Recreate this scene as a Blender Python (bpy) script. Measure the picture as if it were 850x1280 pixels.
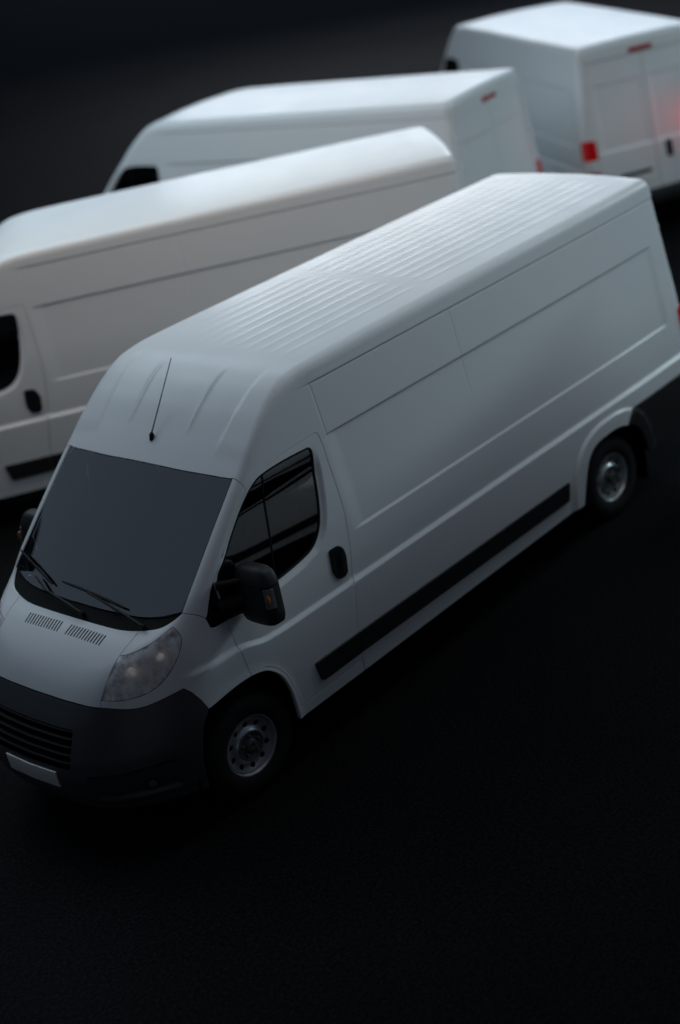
import bpy, math, random
import numpy as np
from mathutils import Vector, Matrix
from mathutils.geometry import delaunay_2d_cdt

random.seed(4); np.random.seed(4)
scene = bpy.context.scene
for o in list(bpy.data.objects):
    bpy.data.objects.remove(o)
C = scene.collection

# ------------------------------------------------------------ camera
# metres; the foremost van's bumper is at the origin, x runs to its tail
CAM_POS = (-4.15, -8.6581, 5.932)
YAW, PITCH, ROLL = .6542, .4054, -.156
cam_data = bpy.data.cameras.new("camera")
cam = bpy.data.objects.new("camera", cam_data); C.objects.link(cam)
fw = Vector((math.cos(PITCH)*math.cos(YAW), math.cos(PITCH)*math.sin(YAW), -math.sin(PITCH)))
rt = fw.cross(Vector((0, 0, 1))).normalized(); up = rt.cross(fw)
rt, up = rt*math.cos(ROLL)+up*math.sin(ROLL), up*math.cos(ROLL)-rt*math.sin(ROLL)
m = Matrix((rt, up, -fw)).transposed().to_4x4(); m.translation = CAM_POS
cam.matrix_world = m
cam_data.sensor_width = cam_data.sensor_height = 36
cam_data.sensor_fit = 'AUTO'
cam_data.lens = 1969.3/1280*36
cam_data.shift_x = (425-837.06)/1280
cam_data.shift_y = (521.5-640)/1280
cam_data.clip_start = .1; cam_data.clip_end = 500
cam_data.dof.use_dof = True
cam_data.dof.focus_distance = 9.7
cam_data.dof.aperture_fstop = .62
scene.camera = cam

# ------------------------------------------------------------ light
world = bpy.data.worlds.new("World"); scene.world = world
world.use_nodes = True
bg = world.node_tree.nodes["Background"]
bg.inputs["Color"].default_value = (.45, .60, 1.0, 1)
bg.inputs["Strength"].default_value = .012

def area_lamp(name, loc, target, sx, sy, power, col):
    d = bpy.data.lights.new(name, 'AREA'); d.shape = 'RECTANGLE'
    d.size = sx; d.size_y = sy; d.energy = power; d.color = col
    o = bpy.data.objects.new(name, d); C.objects.link(o)
    o.location = loc
    o.rotation_euler = (Vector(target)-Vector(loc)).to_track_quat('-Z', 'Y').to_euler()
    return o
# unseen softboxes added to set the brightness: mostly cool, strongest over the far end
area_lamp("softbox_far_right", (20, -8, 8), (20, -8, 0), 8, 8, 2000, (0.71, 0.93, 1.00))
area_lamp("softbox_far", (20, 8, 8), (20, 8, 0), 8, 8, 330, (0.48, 0.76, 1.00))
area_lamp("softbox_middle", (4, 8, 8), (4, 8, 0), 8, 8, 410, (.68, .88, 1.00))
area_lamp("softbox_near", (4, 0, 8), (4, 0, 0), 8, 8, 86, (0.81, 0.91, 1.00))
area_lamp("softbox_left", (-6, 10, 8), (-6, 10, 0), 12, 14, 210, (0.60, 0.76, 1.00))
area_lamp("softbox_side", (5.8, -2.0, 5.6), (5.8, -2.0, 0), 8, 1.2, 36, (.88, .94, 1.00))
area_lamp("warm_fill_between", (3.6, 2.4, 6.0), (5.5, 4.6, 2.7), 6, 1, 56, (1.00, .77, .54))  # added warm lamp, replaces a warm reflection on the second van's upper side
area_lamp("softbox_viewer", (4, -14, 9), (4, 0, 1.5), 10, 4, 28, (0.50, 0.64, 1.00))
area_lamp("fill_front", (-13, -10, 4), (0.5, -0.5, 0.8), 8, 4, 25, (0.88, 0.92, 1.00))  # added fill from behind the camera to lift the bumper
area_lamp("softbox_back", (28, 22, 8), (10, 6, 2), 16, 5, 1080, (.90, .95, 1.00))
area_lamp("softbox_horizon", (70, 62, 16), (10, 6, 2), 60, 12, 2100, (.52, .70, 1.00))

vs = scene.view_settings
vs.view_transform = 'Standard'; vs.look = 'None'; vs.exposure = 0; vs.gamma = 1
vs.use_curve_mapping = False
scene.cycles.use_denoising = True
scene.cycles.max_bounces = 8
scene.cycles.sample_clamp_indirect = 4

# ------------------------------------------------------------ materials
def mat(name, col, rough=.5, metal=0, coat=0, coat_rough=.05, emit=None, spec=.5):
    mt = bpy.data.materials.new(name); mt.use_nodes = True
    b = mt.node_tree.nodes["Principled BSDF"]
    b.inputs["Base Color"].default_value = (*col, 1)
    b.inputs["Roughness"].default_value = rough
    b.inputs["Metallic"].default_value = metal
    b.inputs["Coat Weight"].default_value = coat
    b.inputs["Coat Roughness"].default_value = coat_rough
    b.inputs["Specular IOR Level"].default_value = spec
    if emit:
        b.inputs["Emission Color"].default_value = (*emit[:3], 1)
        b.inputs["Emission Strength"].default_value = emit[3]
    return mt
def noise_link(mt, scale, detail, lo, hi, socket, bump=None, coords='Object'):
    nt = mt.node_tree; b = nt.nodes["Principled BSDF"]
    tc = nt.nodes.new("ShaderNodeTexCoord")
    n = nt.nodes.new("ShaderNodeTexNoise"); n.inputs["Scale"].default_value = scale
    n.inputs["Detail"].default_value = detail
    nt.links.new(tc.outputs[coords], n.inputs["Vector"])
    if socket:
        r = nt.nodes.new("ShaderNodeMapRange")
        r.inputs["From Min"].default_value = .3; r.inputs["From Max"].default_value = .7
        r.inputs["To Min"].default_value = lo; r.inputs["To Max"].default_value = hi
        nt.links.new(n.outputs["Fac"], r.inputs["Value"])
        nt.links.new(r.outputs["Result"], b.inputs[socket])
    if bump:
        bp = nt.nodes.new("ShaderNodeBump"); bp.inputs["Strength"].default_value = bump[0]
        bp.inputs["Distance"].default_value = bump[1]
        nt.links.new(n.outputs["Fac"], bp.inputs["Height"])
        nt.links.new(bp.outputs["Normal"], b.inputs["Normal"])
    return n
M = {}
M['paint'] = mat('white_paint', (.74, .76, .78), .50, 0, .28, .20)
noise_link(M['paint'], 3.0, 3, .42, .56, "Roughness")
M['plastic'] = mat('black_plastic', (.016, .016, .017), .5, spec=.35)
M['bumper'] = mat('lit_black_plastic', (.056, .057, .060), .42, spec=.5)  # lighter than the black plastic: extra light on the bumper put into its colour
noise_link(M['bumper'], 260, 2, .36, .5, "Roughness", (.12, .002))
noise_link(M['plastic'], 260, 2, .42, .6, "Roughness", (.12, .002))
M['trim'] = mat('black_trim', (.007, .007, .008), .6, spec=.2)
M['dark'] = mat('dark_cavity', (.004, .004, .004), .9, spec=.05)
M['rubber'] = mat('tyre_rubber', (.011, .011, .012), .75, spec=.25)
noise_link(M['rubber'], 60, 4, .65, .9, "Roughness", (.15, .003))
M['steel'] = mat('silver_wheel', (.50, .52, .54), .30, .65)
noise_link(M['steel'], 25, 4, .28, .44, "Roughness")
M['hub'] = mat('grey_hub', (.13, .135, .14), .40, .5)
M['chrome'] = mat('chrome', (.75, .77, .80), .12, 1)
M['interior'] = mat('interior_grey', (.035, .037, .040), .8, spec=.2)
M['seat'] = mat('seat_cloth', (.02, .021, .024), .95, spec=.1)
M['plate'] = mat('plate_white', (.72, .72, .70), .4)
M['orange'] = mat('orange_bulb', (.34, .13, .035), .3)
M['red'] = mat('red_lens', (.30, .006, .006), .15, 0, .6, .03, (1, .006, .006, .085))
M['red_dim'] = mat('dim_red_lens', (.35, .02, .025), .2, 0, .5, .03, (1, .03, .03, .012))
M['clear'] = mat('clear_lamp', (.86, .87, .88), .18, .1, .5, .03)
M['bulb'] = mat('warm_bulb', (.9, .8, .7), .4, emit=(1, .92, .88, .12))
M['chrome_soft'] = mat('lamp_reflector', (.88, .87, .87), .38, .10)
noise_link(M['chrome_soft'], 34, 1, .25, .5, "Roughness", (.6, .02))
M['fog'] = mat('fog_lamp_glass', (.25, .26, .27), .12, .4)
M['mirror'] = mat('mirror_glass', (.8, .82, .84), .03, 1)
def glass(name, tint, ior=1.5, rough=.01):
    mt = bpy.data.materials.new(name); mt.use_nodes = True
    nt = mt.node_tree; nt.nodes.clear()
    out = nt.nodes.new("ShaderNodeOutputMaterial")
    mx = nt.nodes.new("ShaderNodeMixShader"); fr = nt.nodes.new("ShaderNodeFresnel")
    fr.inputs["IOR"].default_value = ior
    tr = nt.nodes.new("ShaderNodeBsdfTransparent"); tr.inputs["Color"].default_value = (*tint, 1)
    gl = nt.nodes.new("ShaderNodeBsdfGlossy"); gl.inputs["Roughness"].default_value = rough
    nt.links.new(fr.outputs[0], mx.inputs[0]); nt.links.new(tr.outputs[0], mx.inputs[1])
    nt.links.new(gl.outputs[0], mx.inputs[2]); nt.links.new(mx.outputs[0], out.inputs[0])
    return mt
M['glass'] = glass('tinted_glass', (.44, .49, .52), 2.7)
M['windshield'] = glass('windshield_glass', (.66, .71, .74), 1.9)
M['lens'] = glass('clear_lens', (.97, .975, .98), 1.38, .03)
nt = M['lens'].node_tree          # mottled white mixed in stands in for sky reflected on the lens
out = next(n for n in nt.nodes if n.type == 'OUTPUT_MATERIAL'); srf = out.inputs[0].links[0].from_socket
df = nt.nodes.new("ShaderNodeBsdfDiffuse"); df.inputs["Color"].default_value = (.90, .90, .92, 1)
m2 = nt.nodes.new("ShaderNodeMixShader")
tcn = nt.nodes.new("ShaderNodeTexCoord"); nz = nt.nodes.new("ShaderNodeTexNoise"); nz.inputs["Scale"].default_value = 16; nz.inputs["Detail"].default_value = 3
rg_ = nt.nodes.new("ShaderNodeMapRange"); rg_.inputs["From Min"].default_value = .35; rg_.inputs["From Max"].default_value = .65
rg_.inputs["To Min"].default_value = .25; rg_.inputs["To Max"].default_value = .95
nt.links.new(tcn.outputs["Object"], nz.inputs["Vector"]); nt.links.new(nz.outputs["Fac"], rg_.inputs["Value"]); nt.links.new(rg_.outputs["Result"], m2.inputs[0])
nt.links.new(srf, m2.inputs[1]); nt.links.new(df.outputs[0], m2.inputs[2]); nt.links.new(m2.outputs[0], out.inputs[0])
M['repeater'] = mat('repeater_lens', (.16, .165, .17), .2, 0, .5, .03)
M['cowl'] = mat('scuttle_plastic', (.0045, .0045, .005), .75, spec=.12)

# dark asphalt
g = mat('dark_asphalt', (.010, .0105, .0115), .78, spec=.075)
nt = g.node_tree; b = nt.nodes["Principled BSDF"]
tc = nt.nodes.new("ShaderNodeTexCoord")
n1 = nt.nodes.new("ShaderNodeTexNoise"); n1.inputs["Scale"].default_value = 46; n1.inputs["Detail"].default_value = 4
n2 = nt.nodes.new("ShaderNodeTexNoise"); n2.inputs["Scale"].default_value = .35; n2.inputs["Detail"].default_value = 5
vo = nt.nodes.new("ShaderNodeTexVoronoi"); vo.inputs["Scale"].default_value = 95
for n in (n1, n2, vo): nt.links.new(tc.outputs["Object"], n.inputs["Vector"])
cr = nt.nodes.new("ShaderNodeValToRGB")
cr.color_ramp.elements[0].position = .43; cr.color_ramp.elements[0].color = (.0004, .0005, .0006, 1)
cr.color_ramp.elements[1].position = .68; cr.color_ramp.elements[1].color = (.0120, .0128, .0150, 1)
mxn = nt.nodes.new("ShaderNodeMix"); mxn.data_type = 'FLOAT'; mxn.inputs["Factor"].default_value = .25
nt.links.new(n1.outputs["Fac"], mxn.inputs["A"]); nt.links.new(n2.outputs["Fac"], mxn.inputs["B"])
nt.links.new(mxn.outputs["Result"], cr.inputs["Fac"]); nt.links.new(cr.outputs["Color"], b.inputs["Base Color"])
bp = nt.nodes.new("ShaderNodeBump"); bp.inputs["Strength"].default_value = .7; bp.inputs["Distance"].default_value = .006
nt.links.new(vo.outputs["Distance"], bp.inputs["Height"]); nt.links.new(bp.outputs["Normal"], b.inputs["Normal"])
M['ground'] = g

# ------------------------------------------------------------ the body surface of the van
# u: metres behind the bumper, y: to the right of the van, z: up
def pchip(xs, ys):
    xs = np.asarray(xs, float); ys = np.asarray(ys, float)
    h = np.diff(xs); d = np.diff(ys)/h; m = np.zeros_like(xs)
    for i in range(1, len(xs)-1):
        if d[i-1]*d[i] > 0:
            a = 2*h[i]+h[i-1]; b = h[i]+2*h[i-1]
            m[i] = (a+b)/(a/d[i-1]+b/d[i])
    m[0] = d[0]; m[-1] = d[-1]
    def fn(x):
        x = np.asarray(x, float)
        i = np.clip(np.searchsorted(xs, x)-1, 0, len(xs)-2)
        t = (x-xs[i])/h[i]
        lo = t < 0; hi = t > 1
        tc = np.clip(t, 0, 1)
        r = ((2*tc**3-3*tc**2+1)*ys[i]+(tc**3-2*tc**2+tc)*h[i]*m[i]
             + (-2*tc**3+3*tc**2)*ys[i+1]+(tc**3-tc**2)*h[i]*m[i+1])
        r = np.where(lo, ys[0]+(x-xs[0])*m[0], r)
        return np.where(hi, ys[-1]+(x-xs[-1])*m[-1], r)
    return fn
def sstep(a, b, x):
    t = np.clip((x-a)/(b-a), 0, 1)
    return t*t*(3-2*t)
def smax(a, b, k):
    h = np.maximum(k-np.abs(a-b), 0)/k
    return np.maximum(a, b)+h*h*k*0.25

top_line = pchip([-.4, .0, .08, .18, .26, .36, .48, .60, .70, .80, 1.10, 1.38, 1.56, 1.74, 1.90, 2.02, 2.14, 2.30, 2.6, 4.5, 6.6],
                 [.35, .72, .85, 1.0, 1.10, 1.195, 1.275, 1.335, 1.392, 1.485, 1.772, 2.035, 2.200, 2.355, 2.465, 2.515, 2.535, 2.543, 2.548, 2.562, 2.572])
half_width = pchip([.20, .45, .70, .98, 1.10, 1.30, 1.50, 1.80, 2.02, 2.20, 2.40, 2.60],
                   [.985, 1.004, 1.018, 1.025, 1.026, 1.019, 1.007, .976, .953, .934, .912, .886])
nose_line = pchip([.15, .27, .34, .44, .54, .64, .75, .87, 1.0, 1.3],
                  [.22, .12, .055, .012, .0, .015, .055, .11, .175, .33])
nose_bow = pchip([0, .3, .5, .6, .7, .8, .9, 1.0, 1.06],
                 [0, .012, .05, .09, .155, .245, .36, .52, .64])
waist_z = pchip([.3, .56, .85, 1.02, 1.25, 1.45, 6.4], [1.03, 1.045, 1.05, 1.04, .985, .975, .975])
AX0, AX1, WR = .948, 4.983, .345
def arch_front(u, z):   # signed, <0 inside the opening (metres, roughly)
    return ((np.abs((u-.945)/.39)**2.6+np.abs((z-.335)/.51)**2.6+1e-9)**(1/2.6)-1)*.43
def arch_rear(u, z):
    return ((np.abs((u-AX1)/.455)**2.6+np.abs((z-.28)/.505)**2.6+1e-9)**(1/2.6)-1)*.46
GLASS = np.array([(1.040, 1.283), (1.1, 1.280), (1.28, 1.286), (1.471, 1.297), (1.689, 1.323), (1.821, 1.362), (1.875, 1.405), (1.913, 1.453), (1.948, 1.53), (1.975, 1.605),
                  (2.018, 1.798), (2.040, 1.95), (2.02, 2.0), (1.80, 2.014), (1.63, 2.008), (1.527, 1.984), (1.411, 1.900), (1.171, 1.655), (1.045, 1.530)])
def glass_ledge(u, z):
    """how far the door skin rolls in towards the side window: 1 at the glass, 0 away from it"""
    r = np.zeros_like(u)
    k = (u > 1.0) & (u < 2.12) & (z > 1.2) & (z < 2.1)
    if not k.any(): return r
    p = np.stack([u[k], z[k]], 1); d = np.full(len(p), 9.); ins = np.zeros(len(p), bool)
    for a, b in zip(GLASS, np.roll(GLASS, -1, 0)):
        e = b-a; t = np.clip(((p-a)@e)/(e@e), 0, 1)
        d = np.minimum(d, np.linalg.norm(p-a-t[:, None]*e, axis=1))
        if a[1] != b[1]:
            ins ^= ((a[1] > p[:, 1]) != (b[1] > p[:, 1])) & (p[:, 0] < (b[0]-a[0])*(p[:, 1]-a[1])/(b[1]-a[1])+a[0])
    d = np.where(ins, 0, d)
    r[k] = sstep(.048, .0, d)*sstep(1.06, 1.25, p[:, 0])*sstep(1.99, 1.80, p[:, 1])
    return r
def side_w(u, z):
    w = half_width(z)
    zw = waist_z(u)
    w = w-.027*sstep(zw+.002, zw+.040, z)                 # shoulder at the waist
    # recessed cargo panel
    rec = (sstep(2.15, 2.30, u)*(1-sstep(5.97, 6.07, u))
           * sstep(1.306, 1.331, z)*(1-sstep(2.004, 2.024, z)))
    w = w-.0115*rec
    # drip channel
    w = w+(.007*sstep(2.380, 2.394, z)-.003*np.exp(-((z-2.378)/.006)**2))*sstep(2.08, 2.30, u)
    # pressed seams
    w = w-.0026*np.exp(-((u-2.19+.01*(z-2.2))/.005)**2)*sstep(1.99, 2.02, z)*(z < 2.372)
    w = w-.0024*np.exp(-((u-3.58)/.005)**2)*sstep(1.5, 1.9, z)*(z < 2.372)
    # flared lips round the wheels
    a = arch_front(u, z); w = w+.010*np.exp(-(np.maximum(a, 0)/.035)**2)*(z < 1.3)
    b = arch_rear(u, z); w = w+.021*(1-sstep(.095, .128, b))*(z < 1.3)*(z > .3)
    # plan taper to the nose and to the tail
    w = w-.05*np.maximum((1.25-u)/1.0, 0)**2-.035*sstep(1.5, .7, u)*sstep(1.0, 1.45, z)
    w = w-.02*np.maximum((u-5.2)/1.1, 0)**2
    # rolled ledge below and behind the side window
    w = w-.019*glass_ledge(u, z)
    return w
RIBS = np.arange(-5, 6)*.124
def top_z(u, y):
    b = .06*(np.abs(y)/.88)**2
    z = top_line(u-b)-.022*(np.abs(y)/.85)**2*sstep(1.4, 2.2, u)
    r = 0
    for c in RIBS:
        r = r+np.exp(-((y-c)/.020)**2)
    on = sstep(2.21, 2.30, u)*(1-sstep(3.48, 3.57, u))+sstep(3.64, 3.73, u)*(1-sstep(5.98, 6.08, u))
    z = z+.0019*r*on
    # raised spines on the high roof cap
    sp = np.exp(-((np.abs(y)-(.30+.02*(u-1.6)))/.018)**2)*sstep(1.56, 1.66, u)*(1-sstep(1.92, 2.06, u))
    z = z+.008*sp
    sp = sstep(.60, .64, np.abs(y)-.10*(u-1.6))*sstep(1.50, 1.6, u)*(1-sstep(1.95, 2.15, u))
    z = z+.008*sp
    return z
def rear_u(y, z):
    return 6.345-.045*sstep(1.0, 2.6, z)-.03*(np.abs(y)/.9)**2
def body(P):
    u, y, z = P[:, 0], P[:, 1], P[:, 2]
    ay = np.abs(y)
    fs = ay-side_w(u, z)
    e = 1e-3
    sl = (top_line(u+e)-top_line(u-e))/(2*e)
    ft = (z-top_z(u, y))/np.sqrt(1+sl*sl)
    ff = (nose_line(z)+nose_bow(ay)-u)
    sb = (nose_bow(ay+e)-nose_bow(ay-e))/(2*e); sn = (nose_line(z+e)-nose_line(z-e))/(2*e)
    ff = ff/np.sqrt(1+sb*sb+sn*sn)
    fr = u-rear_u(y, z)
    kt = np.interp(u, [.2, .6, .9, 1.5, 2.1], [.16, .14, .075, .065, .07])
    f = smax(fs, ft, kt)
    f = smax(f, ff, np.interp(z, [.8, .95, 1.0], [.03, .05, .05]))
    f = smax(f, fr, .09)
    return f
def normal(P):
    e = 1e-3; N = np.zeros_like(P)
    for i in range(3):
        d = np.zeros(3); d[i] = e
        N[:, i] = body(P+d)-body(P-d)
    return N/np.linalg.norm(N, axis=1)[:, None]
# ------------------------------------------------------------ mesh helpers
def densify(pts, step=.02, closed=False):
    pts = np.asarray(pts, float); out = []
    n = len(pts)
    for i in range(n if closed else n-1):
        a, c = pts[i], pts[(i+1) % n]
        k = max(1, int(np.ceil(np.linalg.norm(c-a)/step)))
        for j in range(k): out.append(a+(c-a)*j/k)
    if not closed: out.append(pts[-1])
    return np.array(out)
def smooth(pts, closed=False, sub=6):
    """Catmull-Rom through the points"""
    pts = np.asarray(pts, float); n = len(pts); out = []
    for i in range(n if closed else n-1):
        p = [pts[(i+k) % n] if closed else pts[min(max(i+k, 0), n-1)] for k in (-1, 0, 1, 2)]
        for j in range(sub):
            t = j/sub
            out.append(.5*(2*p[1]+(p[2]-p[0])*t+(2*p[0]-5*p[1]+4*p[2]-p[3])*t*t+(3*p[1]-p[0]-3*p[2]+p[3])*t**3))
    if not closed: out.append(pts[-1])
    return np.array(out)
def rounded(pts, r, seg=5):
    """closed polygon with its corners rounded; r one radius or one per corner"""
    pts = np.asarray(pts, float); n = len(pts); out = []
    rs = r if hasattr(r, '__len__') else [r]*n
    for i in range(n):
        a, p, c = pts[i-1], pts[i], pts[(i+1) % n]
        if rs[i] <= 0: out.append(p); continue
        d1 = (a-p)/np.linalg.norm(a-p); d2 = (c-p)/np.linalg.norm(c-p)
        q = min(rs[i], .45*np.linalg.norm(a-p), .45*np.linalg.norm(c-p))
        A, B = p+d1*q, p+d2*q
        for j in range(seg+1):
            t = j/seg; out.append((1-t)**2*A+2*t*(1-t)*p+t*t*B)
    return np.array(out)
def march(O, D, it=90):
    """sphere-trace rays on to the body"""
    D = np.broadcast_to(np.asarray(D, float)/np.linalg.norm(D), O.shape)
    t = np.zeros(len(O))
    for _ in range(it):
        f = body(O+t[:, None]*D); t = t+.8*f
        if np.abs(f).max() < 1e-5: break
    return O+t[:, None]*D
DS, DT, DF, DR = (0, 1, 0), (0, 0, -1), (1, 0, 0), (-1, 0, 0)
def S(p):   # left-hand side from (u, z)
    p = np.asarray(p, float); return march(np.stack([p[:, 0], np.full(len(p), -1.15), p[:, 1]], 1), DS)
def T(p):   # top from (u, y)
    p = np.asarray(p, float); return march(np.stack([p[:, 0], p[:, 1], np.full(len(p), 2.75)], 1), DT)
def F(p):   # nose from (y, z)
    p = np.asarray(p, float); return march(np.stack([np.full(len(p), -.1), p[:, 0], p[:, 1]], 1), DF)
def R(p):   # tail from (y, z)
    p = np.asarray(p, float); return march(np.stack([np.full(len(p), 6.5), p[:, 0], p[:, 1]], 1), DR)
def O3(p, d):  # any points dropped on to the body along d
    p = np.asarray(p, float); d = np.asarray(d, float)/np.linalg.norm(d)
    return march(p-d*.25, d)
def frame_of(d):
    d = np.asarray(d, float)/np.linalg.norm(d)
    e1 = np.array([1., 0, 0]) if abs(d[0]) < .9 else np.array([0, 1., 0])
    e1 = e1-d*(e1@d); e1 /= np.linalg.norm(e1)
    e2 = np.cross(d, e1)
    if e2[2]+.5*e2[1] < 0: e2 = -e2
    return d, e1, e2
def inside(P, poly):
    x, y = P[:, 0], P[:, 1]; r = np.zeros(len(P), bool)
    for (x0, y0), (x1, y1) in zip(poly, np.roll(poly, -1, 0)):
        if y0 == y1: continue
        c = ((y0 > y) != (y1 > y)) & (x < (x1-x0)*(y-y0)/(y1-y0)+x0)
        r ^= c
    return r
class Geo:
    def __init__(s): s.v = []; s.f = []; s.n = []; s.c = 0
    def add(s, V, Fc, N):
        s.v.append(np.asarray(V, float)); s.n.append(np.asarray(N, float))
        s.f += [tuple(int(i)+s.c for i in f) for f in Fc]; s.c += len(V)
        return s
    def join(s, o):
        return s.add(np.concatenate(o.v), o.f, np.concatenate(o.n))
    def mirrored(s):
        o = Geo(); k = np.array([1, -1, 1.])
        o.add(np.concatenate(s.v)*k, [f[::-1] for f in s.f], np.concatenate(s.n)*k); return o
def patch(segs, d, step=.03, lines=None, holes=(), gap=.0032, depth=.014, offset=0., hole_gap=0., extra=None, push=None, hole_depth=None):
    """A panel lying on the body. segs: list of (3-D points, keep) where keep=True
    leaves that border exactly where it is (it is shared with a neighbour);
    d: direction the panel is looked at along; lines: grid lines along both axes."""
    d, e1, e2 = frame_of(d)
    pts, fixed = [], []
    for sg in segs:
        P, keep = sg if isinstance(sg, tuple) else (sg, False)
        for q in P:
            if pts and np.linalg.norm(pts[-1]-q) < 1e-4:
                fixed[-1] = fixed[-1] or keep; continue
            pts.append(np.asarray(q, float)); fixed.append(keep)
    if np.linalg.norm(pts[0]-pts[-1]) < 1e-4:
        last = fixed.pop(); fixed[0] = fixed[0] or last; pts.pop()
    B3 = np.array(pts); fixed = np.array(fixed)
    B = np.stack([B3@e1, B3@e2], 1)
    area = .5*np.sum(B[:, 0]*np.roll(B[:, 1], -1)-np.roll(B[:, 0], -1)*B[:, 1])
    if area < 0: B3, B, fixed = B3[::-1], B[::-1], fixed[::-1]
    tg = np.roll(B, -1, 0)-np.roll(B, 1, 0); tg /= np.linalg.norm(tg, axis=1)[:, None]+1e-12
    inn = np.stack([-tg[:, 1], tg[:, 0]], 1)
    Bs = B+inn*(gap*(~fixed))[:, None]
    loops = [Bs]; lfix = [fixed]; linn = [inn]
    for h in holes:
        h = np.asarray(h, float); H = np.stack([h@e1, h@e2], 1)
        if .5*np.sum(H[:, 0]*np.roll(H[:, 1], -1)-np.roll(H[:, 0], -1)*H[:, 1]) > 0: H = H[::-1]
        t2 = np.roll(H, -1, 0)-np.roll(H, 1, 0); t2 /= np.linalg.norm(t2, axis=1)[:, None]+1e-12
        i2 = np.stack([-t2[:, 1], t2[:, 0]], 1)
        loops.append(H+i2*hole_gap); lfix.append(np.zeros(len(H), bool)); linn.append(i2)
    lo, hi = Bs.min(0), Bs.max(0)
    if lines is None:
        la = np.arange(lo[0]+step/2, hi[0], step); lb = np.arange(lo[1]+step/2, hi[1], step)
    else:
        la, lb = lines
        la = la[(la > lo[0]) & (la < hi[0])]; lb = lb[(lb > lo[1]) & (lb < hi[1])]
    G = np.stack(np.meshgrid(la, lb, indexing='ij'), -1).reshape(-1, 2)
    if extra is not None: G = np.concatenate([G, extra])
    ok = inside(G, Bs)
    for h in loops[1:]: ok &= ~inside(G, h)
    G = G[ok]; bd = np.concatenate(loops)
    if len(G):
        near = np.zeros(len(G), bool)
        for i in range(0, len(G), 2000):
            near[i:i+2000] = (((G[i:i+2000, None]-bd[None])**2).sum(-1).min(1) < (.35*min(step, .02))**2)
        G = G[~near]
    allp = np.concatenate(loops+[G]); edges = []; k = 0
    for L in loops:
        n = len(L); edges += [(k+i, k+(i+1) % n) for i in range(n)]; k += n
    r = delaunay_2d_cdt([Vector(p) for p in allp], edges, [], 0, 1e-6)
    v2 = np.array([tuple(p) for p in r[0]]); tri = np.array([f for f in r[2] if len(f) == 3])
    cen = v2[tri].mean(1); ok = inside(cen, Bs)
    for h in loops[1:]: ok &= ~inside(cen, h)
    tri = tri[ok]
    # keep only used vertices, cast on the body
    orig = r[3]
    src = np.array([o[0] if len(o) else -1 for o in orig])
    used = np.unique(tri); rem = -np.ones(len(v2), int); rem[used] = np.arange(len(used))
    v2u = v2[used]; tri = rem[tri]; srcu = src[used]
    mean_d = (B3@d).mean()
    base = v2u[:, :1]*e1+v2u[:, 1:]*e2
    fx = np.concatenate(lfix+[np.zeros(len(G), bool)])
    isfix = np.array([s >= 0 and fx[s] for s in srcu])
    b3src = np.concatenate([B3]+[np.zeros((len(allp)-len(B3), 3))])
    # start just outside the body: rim depth minus a margin
    P3 = base+d*((B3@d).min()-.35)
    P3 = march(P3, d)
    P3[isfix] = b3src[srcu[isfix]]
    N3 = normal(P3)
    if push is not None: P3 = P3+N3*push(P3)[:, None]
    if push is not None:   # shading follows the pushed surface
        e = .004; a1 = np.cross(N3, [0, 0, 1.]); a1 /= np.linalg.norm(a1, axis=1)[:, None]; a2 = np.cross(N3, a1)
        h0 = push(P3); g1 = (push(P3+a1*e)-push(P3-a1*e))/(2*e); g2 = (push(P3+a2*e)-push(P3-a2*e))/(2*e)
        N3 = N3-a1*g1[:, None]-a2*g2[:, None]; N3 /= np.linalg.norm(N3, axis=1)[:, None]
    P3 = P3+N3*offset
    # winding outward
    fn = np.cross(P3[tri[:, 1]]-P3[tri[:, 0]], P3[tri[:, 2]]-P3[tri[:, 0]])
    flip = (fn*N3[tri].mean(1)).sum(1) < 0
    tri[flip] = tri[flip][:, ::-1]
    geo = Geo(); geo.add(P3, tri, N3)
    if depth > 0:
        idx = {s: i for i, s in enumerate(srcu) if s >= 0}
        k = 0
        for li, (L, fxl, il) in enumerate(zip(loops, lfix, linn)):
            n = len(L); dp = depth if li == 0 or hole_depth is None else hole_depth
            for i in range(n):
                j = (i+1) % n
                if fxl[i] and fxl[j]: continue
                a, c = idx.get(k+i), idx.get(k+j)
                if a is None or c is None: continue
                A, Bq = P3[a], P3[c]
                # rolled edge: a small chamfer, then the return flange
                oa = -(il[i][0]*e1+il[i][1]*e2); oc = -(il[j][0]*e1+il[j][1]*e2)
                na, nc = N3[a], N3[c]
                ma, mc = na+oa, nc+oc
                V = [A, Bq, Bq-nc*.0012+oc*.0012, A-na*.0012+oa*.0012, Bq-nc*dp+oc*.0012, A-na*dp+oa*.0012]
                geo.add(V, [(0, 3, 2, 1), (3, 5, 4, 2)], [na, nc, mc, ma, oc, oa])
            k += n
    return geo
def to_obj(name, geo, material, parent=None, smooth_=True, custom=True):
    me = bpy.data.meshes.new(name)
    V = np.concatenate(geo.v)-np.array(geo.origin if hasattr(geo, 'origin') else ORG)
    me.from_pydata([tuple(p) for p in V], [], geo.f)
    me.materials.append(M[material] if isinstance(material, str) else material)
    for p in me.polygons: p.use_smooth = smooth_
    if custom:
        N = np.concatenate(geo.n); N = N/(np.linalg.norm(N, axis=1)[:, None]+1e-12)
        me.normals_split_custom_set_from_vertices([tuple(q) for q in N])
    me.update()
    o = bpy.data.objects.new(name, me); C.objects.link(o)
    if parent: o.parent = parent
    return o
ORG = (3.17, 0, 0)
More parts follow.
